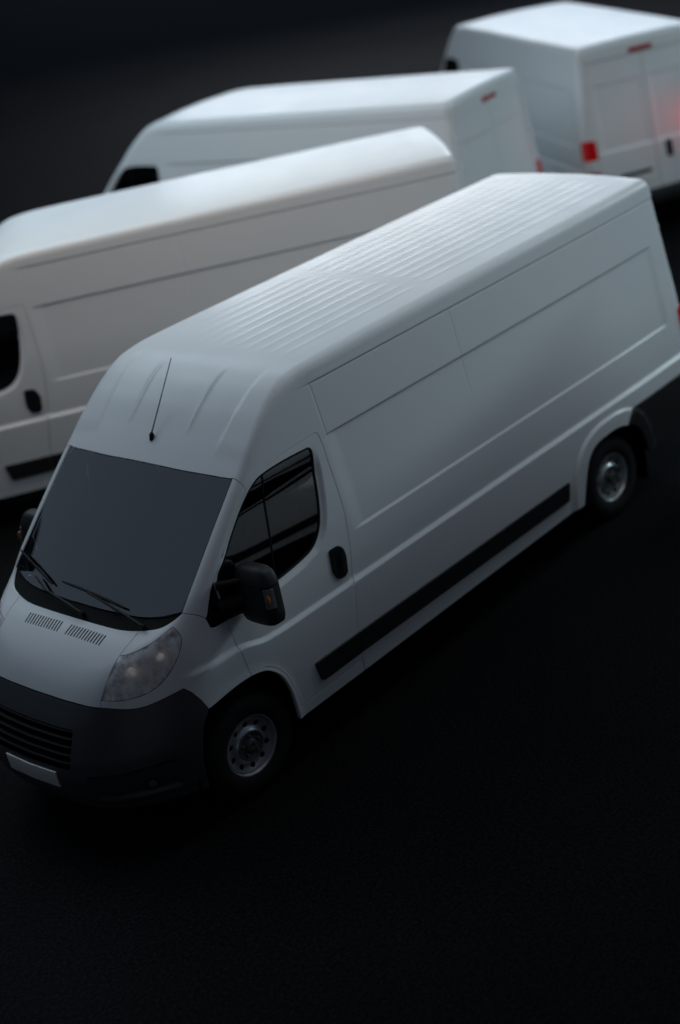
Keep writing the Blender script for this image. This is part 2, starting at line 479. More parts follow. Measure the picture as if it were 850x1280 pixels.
# plain solids (vertices in van coordinates)
class Solid:
    def __init__(s): s.v = []; s.f = []
    def quad_strip(s, rings, close=True, cap0=True, cap1=True):
        b = len(s.v); n = len(rings[0])
        for r in rings: s.v += [tuple(p) for p in r]
        for i in range(len(rings)-1):
            for j in range(n if close else n-1):
                k = (j+1) % n
                s.f.append((b+i*n+j, b+i*n+k, b+(i+1)*n+k, b+(i+1)*n+j))
        if cap0: s.f.append(tuple(b+j for j in range(n))[::-1])
        if cap1: s.f.append(tuple(b+(len(rings)-1)*n+j for j in range(n)))
        return s
    def box(s, lo, hi, bev=0):
        (x0, y0, z0), (x1, y1, z1) = lo, hi
        if bev <= 0:
            r = lambda z: [(x0, y0, z), (x1, y0, z), (x1, y1, z), (x0, y1, z)]
            return s.quad_strip([r(z0), r(z1)])
        def ring(z, k):
            return [(x0+bev+k, y0+k, z), (x1-bev-k, y0+k, z), (x1-k, y0+bev+k, z), (x1-k, y1-bev-k, z),
                    (x1-bev-k, y1-k, z), (x0+bev+k, y1-k, z), (x0+k, y1-bev-k, z), (x0+k, y0+bev+k, z)]
        return s.quad_strip([ring(z0, bev*.7), ring(z0+bev*.7, 0), ring(z1-bev*.7, 0), ring(z1, bev*.7)])
    def tube(s, path, r, n=8, flat=1.0):
        path = [np.asarray(p, float) for p in path]; rings = []
        rs = r if hasattr(r, '__len__') else [r]*len(path)
        for i, p in enumerate(path):
            t = path[min(i+1, len(path)-1)]-path[max(i-1, 0)]; t /= np.linalg.norm(t)
            a = np.cross(t, [0, 0, 1.]) if abs(t[2]) < .95 else np.cross(t, [1., 0, 0])
            a /= np.linalg.norm(a); b = np.cross(a, t)
            rings.append([p+rs[i]*(math.cos(q)*a+flat*math.sin(q)*b) for q in np.linspace(0, 2*math.pi, n, endpoint=False)])
        return s.quad_strip(rings)
    def make(s, name, material, parent=None, org=None, smooth_=True, mirror=False, bevel=0):
        me = bpy.data.meshes.new(name); org = np.array(ORG if org is None else org)
        V = np.array(s.v, float)
        if mirror: V = V*np.array([1, -1, 1.])
        V = V-org
        me.from_pydata([tuple(p) for p in V], [], [f[::-1] for f in s.f] if mirror else s.f)
        me.materials.append(M[material]); me.validate(); me.update()
        import bmesh
        bm = bmesh.new(); bm.from_mesh(me); bmesh.ops.recalc_face_normals(bm, faces=bm.faces)
        if bevel: bmesh.ops.bevel(bm, geom=[e for e in bm.edges if e.calc_face_angle(0) > .6], offset=bevel, segments=2, affect='EDGES', profile=.6)
        bm.to_mesh(me); bm.free()
        for p in me.polygons: p.use_smooth = smooth_
        if smooth_: me.set_sharp_from_angle(angle=math.radians(38))
        o = bpy.data.objects.new(name, me); C.objects.link(o)
        if parent: o.parent = parent
        return o
def empty(name, parent=None, loc=(0, 0, 0)):
    o = bpy.data.objects.new(name, None); C.objects.link(o); o.location = loc
    o.empty_display_size = .3
    if parent: o.parent = parent
    return o
# ------------------------------------------------------------ the van
def flipy(p):
    p = np.array(p, float); p[:, 1] *= -1; return p
def both(curve):      # (u, y) curve from the centre to the left -> left to right
    c = np.array(curve, float); return np.concatenate([c[::-1], flipy(c)[1:]])
def lines_of(*parts):
    return np.unique(np.round(np.concatenate([np.atleast_1d(p) for p in parts]), 5))

root = empty("delivery_van")
def add(name, geo, material, parent=root): return to_obj(name, geo, material, parent)
def pair(name, geo, material, parents=(root, root)):
    """left-hand part and its mirror image"""
    return to_obj(name, geo, material, parents[0]), to_obj(name, geo.mirrored(), material, parents[1])

ZL = lines_of(np.arange(.3, 2.42, .035), np.arange(.965, 1.10, .0065), np.arange(1.296, 1.34, .0045),
              np.arange(1.995, 2.035, .0045), np.arange(2.360, 2.408, .0032))
UL = lines_of(np.arange(.5, 6.4, .05), np.arange(2.15, 2.205, .005), np.arange(3.566, 3.596, .0037),
              np.arange(6.025, 6.075, .007), np.arange(4.38, 5.5, .022), np.arange(1.0, 1.42, .022))

# ---- shared border curves (left-hand side)
CF = smooth([(.588, 0), (.591, -.254), (.602, -.468), (.632, -.625), (.68, -.759), (.74, -.829), (.797, -.873)], sub=8)
CG = smooth([(.676, 0), (.679, -.207), (.70, -.523), (.737, -.705), (.80, -.871)], sub=8)
WT = smooth([(1.40, 0), (1.405, -.387), (1.43, -.768), (1.442, -.847)], sub=10)
HOODLINE = densify([(0, 1.009), (-.134, 1.009), (-.37, 1.006), (-.583, .994)])
dh = (.6, 0, -.8)
SEAM = O3(densify([(.632, -.625, 1.336), (.548, -.622, 1.295), (.466, -.605, 1.25), (.363, -.597, 1.16), (.271, -.576, 1.032), (.254, -.583, .994)]), dh)
dfe = (.40, .72, -.57)
LAMP_LOW = O3(smooth([(.271, -.576, 1.032), (.335, -.692, 1.021), (.421, -.787, 1.028), (.496, -.845, 1.055), (.578, -.888, 1.113),
                      (.649, -.912, 1.188), (.702, -.918, 1.263), (.721, -.901, 1.317), (.720, -.853, 1.363)]), dfe)
LAMP_TOP = O3(smooth([(.720, -.853, 1.363), (.659, -.823, 1.334), (.577, -.768, 1.296), (.495, -.676, 1.261), (.466, -.605, 1.25)]), dfe)
k = np.argmin(np.linalg.norm(SEAM-np.array([.466, -.605, 1.25]), axis=1)); k2 = np.argmin(np.linalg.norm(SEAM-np.array([.271, -.576, 1.032]), axis=1))
LOWLINE = O3(smooth([(.254, -.583, .994), (.334, -.726, .968), (.415, -.813, .964), (.513, -.889, .984), (.607, -.947, 1.005)]), dfe)
FB = S(densify([(.607, 1.005), (.637, .962), (.668, .89), (.694, .814)]))
ARCH_F = S(smooth([(1.040, .845), (.94, .846), (.837, .836), (.694, .814)]))
ARCH_R = S(smooth([(1.333, .317), (1.325, .45), (1.310, .58), (1.262, .715), (1.180, .80), (1.108, .832), (1.040, .845)]))
ARCH_B = S(smooth([(.694, .814), (.625, .72), (.580, .58), (.562, .44), (.558, .285)]))
DOOR_FRONT = S(densify([(1.022, 1.268), (1.021, 1.16), (1.024, 1.05), (1.040, .90), (1.043, .862)]))
DOOR_A = S(smooth([(1.022, 1.535), (1.22, 1.732), (1.360, 1.872), (1.439, 1.945), (1.515, 1.992), (1.62, 2.024), (1.825, 2.053), (2.070, 2.066)], sub=5))

# ---- bonnet with its two louvre fields
slots = []
for sgn in (-1, 1):
    for i in range(13):
        y0 = sgn*(.045+.0285*i)
        sl = densify([(.478, y0-.0072), (.545, y0-.0072+.006*sgn), (.545, y0+.0072+.006*sgn), (.478, y0+.0072)], .03, True)
        slots.append(T(sl))
hood = patch([SEAM, F(HOODLINE[::-1]), flipy(F(HOODLINE)), flipy(SEAM)[::-1], T(densify(both(CF[CF[:, 1] > -.626])))[::-1]], dh,
             step=.03, holes=slots, depth=.012, hole_depth=.0035)
hood_o = add("hood", hood, 'paint')
vb = Geo()
for sgn in (-1, 1):
    P = T(densify([(.46, sgn*.02), (.56, sgn*.02), (.56, sgn*.415), (.46, sgn*.415)], .05, True))
    add("hood_vent", patch([P], dh, step=.06, offset=-.03, depth=0), 'dark', hood_o)

# ---- wings, pillars, headlights
WINDSCREEN_SIDE = O3(densify([(.800, -.872, 1.425), (1.164, -.858, 1.779), (1.442, -.847, 2.041)]), (.5, .35, -.8))
PSEAM = O3(densify([(.797, -.873, 1.421), (.857, -.940, 1.383), (.892, -.962, 1.352)]), dfe)
fender = patch([T(densify(CF[CF[:, 1] < -.624])), PSEAM, S(densify([(.892, 1.352), (.903, 1.275), (.93, 1.262), (1.022, 1.262)])),
                DOOR_FRONT[1:], ARCH_F, FB[::-1], LOWLINE[::-1], SEAM[k2:][::-1], LAMP_LOW, LAMP_TOP, SEAM[:k+1][::-1]], dfe, step=.02)
pair("fender", fender, 'paint')
lens = patch([LAMP_LOW, LAMP_TOP, SEAM[k:k2+1]], dfe, step=.02, offset=-.001)
bowl = patch([LAMP_LOW, LAMP_TOP, SEAM[k:k2+1]], dfe, step=.012, gap=.004, depth=0,
             push=lambda P: -.012-.050*np.exp(-(((P[:, 0]-.44)/.085)**2+((np.abs(P[:, 1])-.715)/.07)**2))
             - .040*np.exp(-(((P[:, 0]-.585)/.06)**2+((np.abs(P[:, 1])-.84)/.045)**2)))
lamp_c = []
for sgn in (-1, 1):
    e = empty("headlight", root)
    gL, gB = (lens, bowl) if sgn < 0 else (lens.mirrored(), bowl.mirrored())
    to_obj("reflector", gB, 'chrome_soft', e); to_obj("lens", gL, 'lens', e)
    for nm, c, r, mt in (("bulb", (.432, .712, 1.165), .034, 'bulb'), ("bulb", (.582, .838, 1.215), .026, 'bulb'), ("indicator_bulb", (.694, .866, 1.335), .020, 'orange')):
        c = O3(np.array([[c[0], -c[1], c[2]]]), dfe)[0]; nn = normal(c[None])[0]
        s = Solid(); a1 = np.cross(nn, [0, 0, 1.]); a1 /= np.linalg.norm(a1); a2 = np.cross(nn, a1)
        rings = []
        for q in np.linspace(-1.5, 1.5, 7):
            rings.append([c-nn*((.030 if mt == 'bulb' else .016)-(.3*r)*math.sin(q))+r*math.cos(q)*(math.cos(t)*a1+math.sin(t)*a2) for t in np.linspace(0, 2*math.pi, 16, endpoint=False)])
        s.quad_strip(rings).make(nm, mt, e, mirror=sgn > 0)
    # trim fin between the two bowls
    fin = O3(smooth([(.36, -.60, 1.15), (.405, -.655, 1.165), (.50, -.70, 1.23)]), dfe)
    s = Solid(); s.tube([p-normal(p[None])[0]*.018 for p in fin], .006, 6); s.make("lamp_fin", 'clear', e, mirror=sgn > 0)
CAPSEAM = O3(densify([(1.442, -.847, 2.041), (1.448, -.895, 2.01), (1.455, -.935, 1.965)]), (.3, .6, -.7))
pillar = patch([WINDSCREEN_SIDE, CAPSEAM, S(densify([(1.439, 1.945), (1.360, 1.872), (1.22, 1.732), (1.022, 1.535), (.985, 1.49), (.925, 1.385), (.905, 1.352)]))[0:],
                PSEAM[::-1]], (.35, .75, -.55), step=.018)
pair("windshield_pillar", pillar, 'paint')
sail = patch([S(rounded([(.913, 1.281), (1.018, 1.275), (1.018, 1.520), (.99, 1.487), (.930, 1.385)], [.02, .004, .004, .03, .03]))], DS, step=.03, offset=-.003)
pair("quarter_glass", sail, 'trim')

# ---- windscreen, scuttle, wipers
wl = np.concatenate([T(densify(CG, .03)), WINDSCREEN_SIDE[1:-1], T(densify(WT[::-1], .03))])
full = np.concatenate([wl, flipy(wl)[::-1][1:-1]])
full = rounded(full[::1], [.0]*len(full))
ws = patch([full], dh, step=.045, offset=-.004, gap=.005)
ws_o = add("windshield", ws, 'windshield')
def band(P):
    return P
cowl = patch([T(densify(both(CF[CF[:, 1] > -.87]), .02)), (T(densify([(.797, .873), (.80, .871)], .02))), T(densify(both(CG), .02))[::-1]], dh, step=.02, offset=-.012, gap=.003)
cowl_o = add("cowl", cowl, 'cowl')
for piv, arm, b0, b1 in (((.655, -.650), [(.70, -.346), (.738, -.034)], (.758, .262), (.722, -.42)),
                         ((.617, -.087), [(.690, .36), (.755, .545)], (.874, .860), (.734, .352))):
    e = empty("wiper", root)
    lift = lambda q, h: T(np.array([q]))[0]+normal(T(np.array([q])))[0]*h
    s = Solid(); s.tube([lift(piv, -.012), lift(piv, .030)], .016, 10); s.make("pivot", 'trim', e)
    s = Solid(); s.tube([lift(piv, .026), lift(((piv[0]+arm[0][0])/2, (piv[1]+arm[0][1])/2), .036), lift(arm[0], .036), lift(arm[1], .026)], [.011, .010, .008, .006], 8); s.make("arm", 'trim', e)
    s = Solid(); s.tube([lift((b0[0]+(b1[0]-b0[0])*t, b0[1]+(b1[1]-b0[1])*t), .014+.006*math.sin(math.pi*t)) for t in np.linspace(0, 1, 9)], [.005]+[.0085]*7+[.005], 8); s.make("blade", 'rubber', e)

# ---- high roof: cap, roof skin with ribs, side rails
BC = S(smooth([(1.455, 1.965), (1.55, 2.075), (1.68, 2.212), (1.80, 2.318), (1.93, 2.396), (2.08, 2.436), (2.2, 2.445)]))
YR = -.74
i = np.argmin(np.abs(WT[:, 1]-YR)); u0 = np.interp(-YR, -WT[:, 1], WT[:, 0])
LC = T(densify([(u0, YR), (2.2, YR)])); LR = T(densify([(2.2, YR), (6.2, YR)], .06))
XA = O3(densify([tuple(T([(2.2, YR)])[0]), (2.2, -.83, 2.50), tuple(S([(2.2, 2.445)])[0])], .012), (0, .7, -.7)); XA[:, 0] = 2.2
XA[0] = LC[-1]; XA[-1] = BC[-1]
XB = O3(densify([tuple(T([(6.2, YR)])[0]), (6.2, -.83, 2.51), tuple(S([(6.2, 2.445)])[0])], .012), (0, .7, -.7)); XB[:, 0] = 6.2
DRIP = S(densify([(2.2, 2.445), (6.2, 2.445)], .03)); XB[0] = LR[-1]; XB[-1] = DRIP[-1]
WTc = WT[WT[:, 1] > YR]
XF = T(densify([(2.2, YR), (2.2, -YR)], .0124)); XF[0] = LC[-1]; XF[-1] = flipy(LC[-1:])[0]
cap_c = patch([T(densify(both(np.concatenate([WTc, [(u0, YR)]])))), (flipy(LC), True), (XF[::-1], True), (LC[::-1], True)], (.5, 0, -.87), step=.02)
cap_s = patch([T(densify(np.concatenate([[(u0, YR)], WT[WT[:, 1] < YR]]))), CAPSEAM, (BC[1:], True), (XA[::-1], True), (LC[::-1], True)], (.30, .62, -.72), step=.018)
cap = Geo(); cap.join(cap_c).join(cap_s).join(cap_s.mirrored())
add("roof_cap", cap, 'paint')
XR = T(densify([(6.2, YR), (6.2, -YR)], .03)); XR[0] = LR[-1]; XR[-1] = flipy(LR[-1:])[0]
ry = lines_of(*[c+np.linspace(-.052, .052, 15) for c in RIBS], [-.74, -.72, -.695, .695, .72, .74])
ru = lines_of(np.arange(2.2, 6.2, .1), 6.2, np.arange(2.205, 2.32, .0125), np.arange(3.46, 3.75, .015), np.arange(5.96, 6.10, .02))
gu, gy = np.meshgrid(ru, ry, indexing='ij')
P_ = T(np.stack([gu.ravel(), gy.ravel()], 1)); na_, nb_ = len(ru), len(ry)
roof_c = Geo(); roof_c.add(P_, [(i*nb_+j, (i+1)*nb_+j, (i+1)*nb_+j+1, i*nb_+j+1) for i in range(na_-1) for j in range(nb_-1)], normal(P_))
rail = patch([(DRIP, True), (XB[::-1], True), (LR[::-1], True), (XA, True)], (0, .7, -.7), step=.02,
             lines=(np.arange(2.2, 6.2, .06), np.arange(0, 3, .008)))
roof = Geo(); roof.join(roof_c).join(rail).join(rail.mirrored())
add("roof", roof, 'paint')
bs = T([(1.524, .0)])[0]
s = Solid(); s.tube([bs-np.array([0, 0, .01]), bs+np.array([.005, 0, .030]), bs+np.array([.018, 0, .055])], [.020, .016, .006], 10)
an = empty("antenna", root); s.make("antenna_base", 'trim', an)
s = Solid(); s.tube([bs+np.array([.012, 0, .04]), bs+np.array([.317, 0, .453])], [.0042, .0028], 6); s.make("antenna_rod", 'trim', an)

# ---- front doors
REAR = [(2.128, 2.040), (2.137, 1.95), (2.135, 1.848), (2.137, 1.65), (2.130, 1.452), (2.095, 1.22), (2.045, 1.0), (2.005, .82), (1.970, .64), (1.955, .41)]
DOOR_REAR = S(smooth(REAR, sub=4))
DOOR_TOP = S(smooth([(2.070, 2.066), (2.105, 2.066), (2.122, 2.057), (2.128, 2.040)], sub=3))
DOOR_BOT = S(densify([(1.955, .41), (1.371, .40)]))
DOOR_ARCH = S(smooth([(1.371, .40), (1.354, .507), (1.325, .640), (1.275, .745), (1.200, .818), (1.129, .850), (1.043, .862)], sub=5))
WIN = smooth([(1.040, 1.283), (1.1, 1.280), (1.28, 1.286), (1.471, 1.297), (1.689, 1.323), (1.821, 1.362), (1.913, 1.453), (1.975, 1.605), (2.018, 1.798),
              (2.040, 1.93), (2.040, 1.975), (2.025, 1.998), (1.99, 2.007), (1.80, 2.014), (1.63, 2.008), (1.527, 1.984), (1.411, 1.900), (1.171, 1.655), (1.045, 1.530)], True, 4)
win3 = S(WIN)
def shrink(poly, dd):
    t = np.roll(poly, -1, 0)-np.roll(poly, 1, 0); t /= np.linalg.norm(t, axis=1)[:, None]
    nn = np.stack([-t[:, 1], t[:, 0]], 1)
    a = .5*np.sum(poly[:, 0]*np.roll(poly[:, 1], -1)-np.roll(poly[:, 0], -1)*poly[:, 1])
    return poly+nn*dd*(1 if a > 0 else -1)
ring_pts = np.concatenate([shrink(densify(WIN, .02, True), -q) for q in (.008, .014, .020, .026, .032, .038, .044, .050, .056)])
ring_pts = ring_pts[ring_pts[:, 0] > 1.06]
door = patch([DOOR_FRONT[::-1], S(densify([(1.022, 1.268), (1.022, 1.535)])), DOOR_A, DOOR_TOP, DOOR_REAR, DOOR_BOT, DOOR_ARCH], DS,
             lines=(UL[UL < 2.2], ZL), holes=[win3], depth=.02, extra=ring_pts)
door_l, door_r = pair("front_door", door, 'paint')
seal = patch([win3], DS, step=.03, holes=[S(shrink(WIN, .014))], gap=.001, offset=-.002, depth=.02)
pair("window_seal", seal, 'trim', (door_l, door_r))
inner = shrink(WIN, .010)
# the pane is split by an upright bar
def clip(poly, side):
    out = []
    A, Bq = np.array([1.4585, 1.28]), np.array([1.6155, 2.02]); nn = np.array([-(Bq-A)[1], (Bq-A)[0]]); nn /= np.linalg.norm(nn)
    dd = ((poly-A)@nn)*side
    for i in range(len(poly)):
        j = (i+1) % len(poly)
        if dd[i] >= .006: out.append(poly[i])
        if (dd[i]-.006)*(dd[j]-.006) < 0:
            t = (dd[i]-.006)/(dd[i]-dd[j]); out.append(poly[i]+(poly[j]-poly[i])*t)
    return np.array(out)
for side in (1, -1):
    pn = patch([S(densify(clip(inner, side), .03, True))], DS, step=.05, offset=-.009, depth=0)
    pair("window_pane", pn, 'glass', (door_l, door_r))
bar = patch([S(densify([(1.4515, 1.288), (1.4655, 1.288), (1.6225, 2.012), (1.6085, 2.012)], .04, True))], DS, step=.05, offset=-.005)
pair("window_bar", bar, 'trim', (door_l, door_r))
HN = rounded([(1.912, 1.290), (2.004, 1.287), (2.040, 1.210), (2.016, 1.075), (1.985, 1.057), (1.925, 1.064), (1.894, 1.130)], [.02, .03, .04, .03, .02, .03, .04])
hdl = patch([S(HN)], DS, step=.012, offset=.011, gap=0, depth=.02,
            push=lambda P: .008*np.exp(-(((P[:, 0]-1.99+.25*(1.17-P[:, 2]))/.020)**2))*sstep(.10, .075, np.abs(P[:, 2]-1.175))
            - .008*np.exp(-(((P[:, 0]-1.943+.25*(1.17-P[:, 2]))/.020)**2+((P[:, 2]-1.17)/.055)**2)))
pair("door_handle", hdl, 'trim', (door_l, door_r))

# ---- sill strip under the door, cargo side, fuel flap, rub strips
sill = patch([ARCH_R[::-1], S(densify([(1.333, .317), (1.958, .318), (1.955, .405)])), S(densify([(1.955, .405), (1.371, .394)])),
              DOOR_ARCH, S(densify([(1.043, .862), (1.040, .845)]))], DS, step=.02, depth=.03)
pair("sill", sill, 'paint')
REAR_ARCH = S(smooth([(5.205, .742), (5.13, .768), (5.052, .782), (4.97, .785), (4.892, .782), (4.80, .774), (4.71, .742), (4.635, .665), (4.580, .545), (4.543, .43), (4.518, .331)], sub=4))
FLAP = rounded([(2.060, .942), (2.172, .916), (2.180, .80), (2.150, .700), (2.000, .682)], [.015, .03, .03, .03, .015])
flap3 = S(densify(FLAP, .02, True))
c3 = S(np.array([(6.2, 2.445)]+[(6.2, z) for z in ZL[::-1] if .86 < z < 2.44]+[(6.2, .848)]))
side_segs = [(BC[1:-1], True), (DRIP, True), (c3, True), S(densify([(6.2, .846), (5.29, .846), (5.205, .742)])), REAR_ARCH,
             S(densify([(4.518, .331), (1.962, .318), (1.961, .41)])), S(smooth(np.array(REAR)[::-1]+np.array([.0005, 0]), sub=4)), DOOR_TOP[::-1], DOOR_A[3:][::-1],
             S(densify([(1.452, 1.958), (1.458, 1.968)]))]
ang = np.linspace(0, 2*math.pi, 260)
lev = []
for q in (.085, .095, .1, .105, .11, .115, .12, .128, .138):
    k_ = 1+q/.46; ca, sa = np.cos(ang), np.sin(ang)
    rr_ = k_/((np.abs(ca/.455)**2.6+np.abs(sa/.505)**2.6)**(1/2.6))
    lev.append(np.stack([AX1+rr_*ca, .28+rr_*sa], 1))
lev = np.concatenate(lev)
side = patch(side_segs, DS, extra=lev, lines=(UL[UL > 1.4], ZL), holes=[flap3], depth=.016)
side_nf = patch(side_segs, DS, extra=lev, lines=(UL[UL > 1.4], ZL), depth=.016)
to_obj("side_panel", side, 'paint', root); to_obj("side_panel", side_nf.mirrored(), 'paint', root)
to_obj("fuel_flap", patch([flap3], DS, step=.03, gap=.003), 'paint', root)
for pts, rr in (([(1.551, .628), (1.952, .626), (1.945, .474), (1.576, .471)], [.012, .002, .002, .03]),
                ([(1.958, .626), (4.375, .611), (4.345, .457), (1.951, .474)], [.002, .012, .02, .002])):
    st = patch([S(densify(rounded(pts, rr), .05, True))], DS, step=.04, gap=0, offset=.016, depth=.022)
    pair("rub_strip", st, 'plastic')
clad = patch([S(densify([(5.296, .839), (6.30, .839), (6.30, .39), (5.46, .37), (5.44, .42)])), S(smooth([(5.44, .42), (5.42, .52), (5.37, .63), (5.29, .71), (5.212, .742)]))], DS,
             step=.04, gap=0, offset=.006, depth=.03)
pair("rear_cladding", clad, 'plastic')

# ---- nose: bumper, grille, plate
def pocket(P):
    ay = np.abs(P[:, 1]); z = P[:, 2]
    hi = .582+.10*np.maximum(ay-.72, 0)+.02*np.maximum(.62-ay, 0)*10*.1
    q = sstep(.50, .56, ay)*(1-sstep(.90, .95, ay))*(1-sstep(hi-.012, hi+.004, z))*sstep(.385, .43, z)
    lip = .012*np.exp(-((z-.315)/.022)**2)
    corner = .010*sstep(.52, .50, np.abs(z-.74)/.3)*0
    return -.026*q+lip+corner
GR = rounded([(-.405, .862), (.405, .862), (.395, .622), (-.395, .622)], [.03, .03, .02, .02])
gr3 = F(densify(GR, .02, True))
YB = .583
SP = F(densify([(-YB, .994), (-YB, .272)], .02)); SP[0] = F(HOODLINE[-1:])[0]
bl = lines_of(np.arange(.27, 1.02, .0135)); by = lines_of(np.arange(-.6, .61, .02))
bump_c = patch([F(HOODLINE[::-1]), flipy(F(HOODLINE))[1:], (flipy(SP), True), F(densify([(YB, .272), (-YB, .272)])), (SP[::-1], True)], DF,
               lines=(by, bl), holes=[gr3], depth=.03, push=pocket)
LOW = O3(smooth([(.172, -.583, .272), (.25, -.665, .275), (.38, -.80, .280), (.47, -.90, .283), (.558, -.985, .285)]), (.62, .78, 0))
LOW[0] = SP[-1]; LOW[-1] = ARCH_B[-1]
bump_s = patch([LOWLINE, FB, ARCH_B, LOW[::-1], (SP[::-1], True)], (.62, .78, -.02), step=.0145, depth=.03, push=pocket)
bumper = Geo(); bumper.join(bump_c).join(bump_s).join(bump_s.mirrored())
bump_o = add("front_bumper", bumper, 'bumper')
s = Solid()
add("grille_backing", patch([F(densify([(-.43, .88), (.43, .88), (.43, .60), (-.43, .60)], .05, True))], DF, step=.06, offset=-.055, depth=0), 'dark', bump_o)
for j, z in enumerate((.655, .703, .751, .799, .843)):
    s = Solid(); rings = []
    for y in np.linspace(-.402, .402, 15):
        p = F([(y, z)])[0]
        rings.append([p+np.array(q) for q in ((.004, 0, .004), (.002, 0, -.006), (.012, 0, -.013), (.05, 0, -.010), (.05, 0, .004), (.012, 0, .009))])
    s.quad_strip(rings).make("grille_slat", 'trim', bump_o)
s = Solid(); rings = []
for y in np.linspace(-.262, .262, 9):
    p0 = F([(y, .475)])[0]; p1 = F([(y, .588)])[0]
    q = np.array([-.010, 0, 0]); rings.append([p0+q, p1+q, p1-q*.6, p0-q*.6])
s.quad_strip(rings).make("number_plate", 'plate', bump_o, bevel=.002)
for sgn in (-1, 1):
    c = O3(np.array([[.279, -.824, .465]]), (.62, .78, 0))[0]; nn = normal(c[None])[0]
    a1 = np.cross(nn, [0, 0, 1.]); a1 /= np.linalg.norm(a1); a2 = np.cross(nn, a1)
    ring = lambda r, h: [c+nn*h+r*(math.cos(t)*a1+math.sin(t)*a2) for t in np.linspace(0, 2*math.pi, 20, endpoint=False)]
    e = empty("fog_lamp", root)
    Solid().quad_strip([ring(.040, -.03), ring(.040, -.014), ring(.036, -.012), ring(.032, -.018)], cap0=True, cap1=False).make("fog_lamp_ring", 'trim', e, mirror=sgn > 0)
    Solid().quad_strip([ring(.032, -.024), ring(.031, -.019), ring(.022, -.015), ring(.006, -.013)]).make("fog_lamp_lens", 'fog', e, mirror=sgn > 0)

# ---- tail: frame, doors, lamps, bumper
IN_Y, IN_Z = -.80, 2.355
c4 = R(densify([(IN_Y, .60), (IN_Y, 2.26)], .03)); c5 = R(smooth([(IN_Y, 2.26), (-.795, 2.30), (-.77, 2.34), (-.735, 2.353), (-.70, IN_Z)], sub=4))
c6 = R(densify([(-.70, IN_Z), (.70, IN_Z)], .03))
l1 = O3(densify([c3[0], (6.28, -.84, 2.33), c4[-1]], .015), (-.6, .7, -.25)); l1[0] = DRIP[-1]; l1[-1] = c4[-1]
l2 = O3(densify([XB[0], (6.27, -.72, 2.49), c5[-1]], .015), (-.65, 0, -.76)); l2[0] = XB[0]; l2[-1] = c5[-1]
l3 = O3(densify([c3[-1], (6.29, -.90, .80), c4[0]], .015), (-.65, .76, 0)); l3[0] = c3[-1]; l3[-1] = c4[0]
c3b = np.concatenate([DRIP[-1:], c3[1:]])
pil = patch([(c3b, True), l3, c4, (l1[::-1], True)], (-.65, .76, 0), step=.016)
cor = patch([(XB, True), (l1, True), c5, (l2[::-1], True)], (-.55, .55, -.6), step=.014)
top = patch([(XR, True), (flipy(l2), True), c6[::-1], (l2[::-1], True)], (-.65, 0, -.76), step=.02)
fr = Geo(); fr.join(pil).join(pil.mirrored()).join(cor).join(cor.mirrored()).join(top)
add("rear_frame", fr, 'paint')
def rear_press(P):
    z = P[:, 2]; ay = np.abs(P[:, 1])
    w = -.007*sstep(1.20, 1.25, z)*(1-sstep(2.03, 2.06, z))*sstep(.06, .085, ay)*(1-sstep(.70, .73, ay))
    return w+.010*sstep(1.17, 1.22, z)*0-.014*sstep(1.19, 1.235, z)
zl = lines_of(np.arange(.5, 2.4, .04), np.arange(1.16, 1.27, .008), np.arange(2.02, 2.07, .007))
yl = lines_of(np.arange(-.8, 0, .04), np.arange(-.09, -.05, .006), np.arange(-.74, -.69, .007))
rd = patch([c4, c5, R(densify([(-.70, IN_Z), (-.003, IN_Z)])), R(densify([(-.003, IN_Z), (-.003, .60)])), R(densify([(-.003, .60), (IN_Y, .60)]))], DR,
           lines=(yl, zl), push=rear_press)
rd_l, rd_r = pair("rear_door", rd, 'paint')
for dd, sgn in ((rd_l, -1), (rd_r, 1)):
    for z in (.78, 1.80, 2.12):
        p = R([(sgn*.83, z)])[0]
        Solid().box((p[0]-.02, p[1]-.028, z-.024), (p[0]+.012, p[1]+.028, z+.024), .008).make("hinge", 'paint', dd)
pp = R([(.19, 1.08)])[0]
Solid().box((pp[0]-.02, .145, .97), (pp[0]+.022, .235, 1.185), .02).make("door_handle", 'trim', rd_r)
pp = R([(-.31, .80)])[0]
Solid().box((pp[0]-.02, -.55, .835), (pp[0]+.012, -.10, .885), .006).make("plate_light_bar", 'trim', rd_l)
pp = R([(-.31, .74)])[0]
Solid().box((pp[0]-.005, -.57, .70), (pp[0]+.012, -.05, .812), .003).make("number_plate", 'plate', rd_l)
pp = R([(0, 2.41)])[0]; s = Solid()
s.box((pp[0]-.03, -.165, 2.372), (pp[0]+.016, .165, 2.432), .012); s.make("high_brake_light", 'red_dim', root)
LY = [(-.905, 1.385), (-.86, 1.385), (-.83, 1.30)]
for zr, nm, mt in (((1.165, 1.40), "lamp_red", 'red'), ((1.005, 1.16), "lamp_clear", 'clear'), ((.86, 1.0), "lamp_dark_red", 'red_dim')): pass
tl = {}
for nm, z0, z1, mt in (("brake_lamp", 1.155, 1.41, 'red'), ("reversing_lamp", 1.005, 1.148, 'clear'), ("rear_fog_lamp", .86, 1.0, 'red_dim')):
    pts = O3(np.array(densify([(6.225, -.98, z0), (6.31, -.90, z0), (6.335, -.832, z0), (6.335, -.838, z1-.03), (6.325, -.86, z1-.006), (6.30, -.91, z1), (6.24, -.965, z1-.006), (6.225, -.98, z1-.03)], .015, True)), (-.65, .76, 0))
    tl[nm] = (patch([pts], (-.65, .76, 0), step=.015, offset=.012, depth=.02, gap=.002), mt)
for sgn in (-1, 1):
    e = empty("tail_light", root)
    for nm, (gg, mt) in tl.items(): to_obj(nm, gg if sgn < 0 else gg.mirrored(), mt, e)
s = Solid(); rings = []
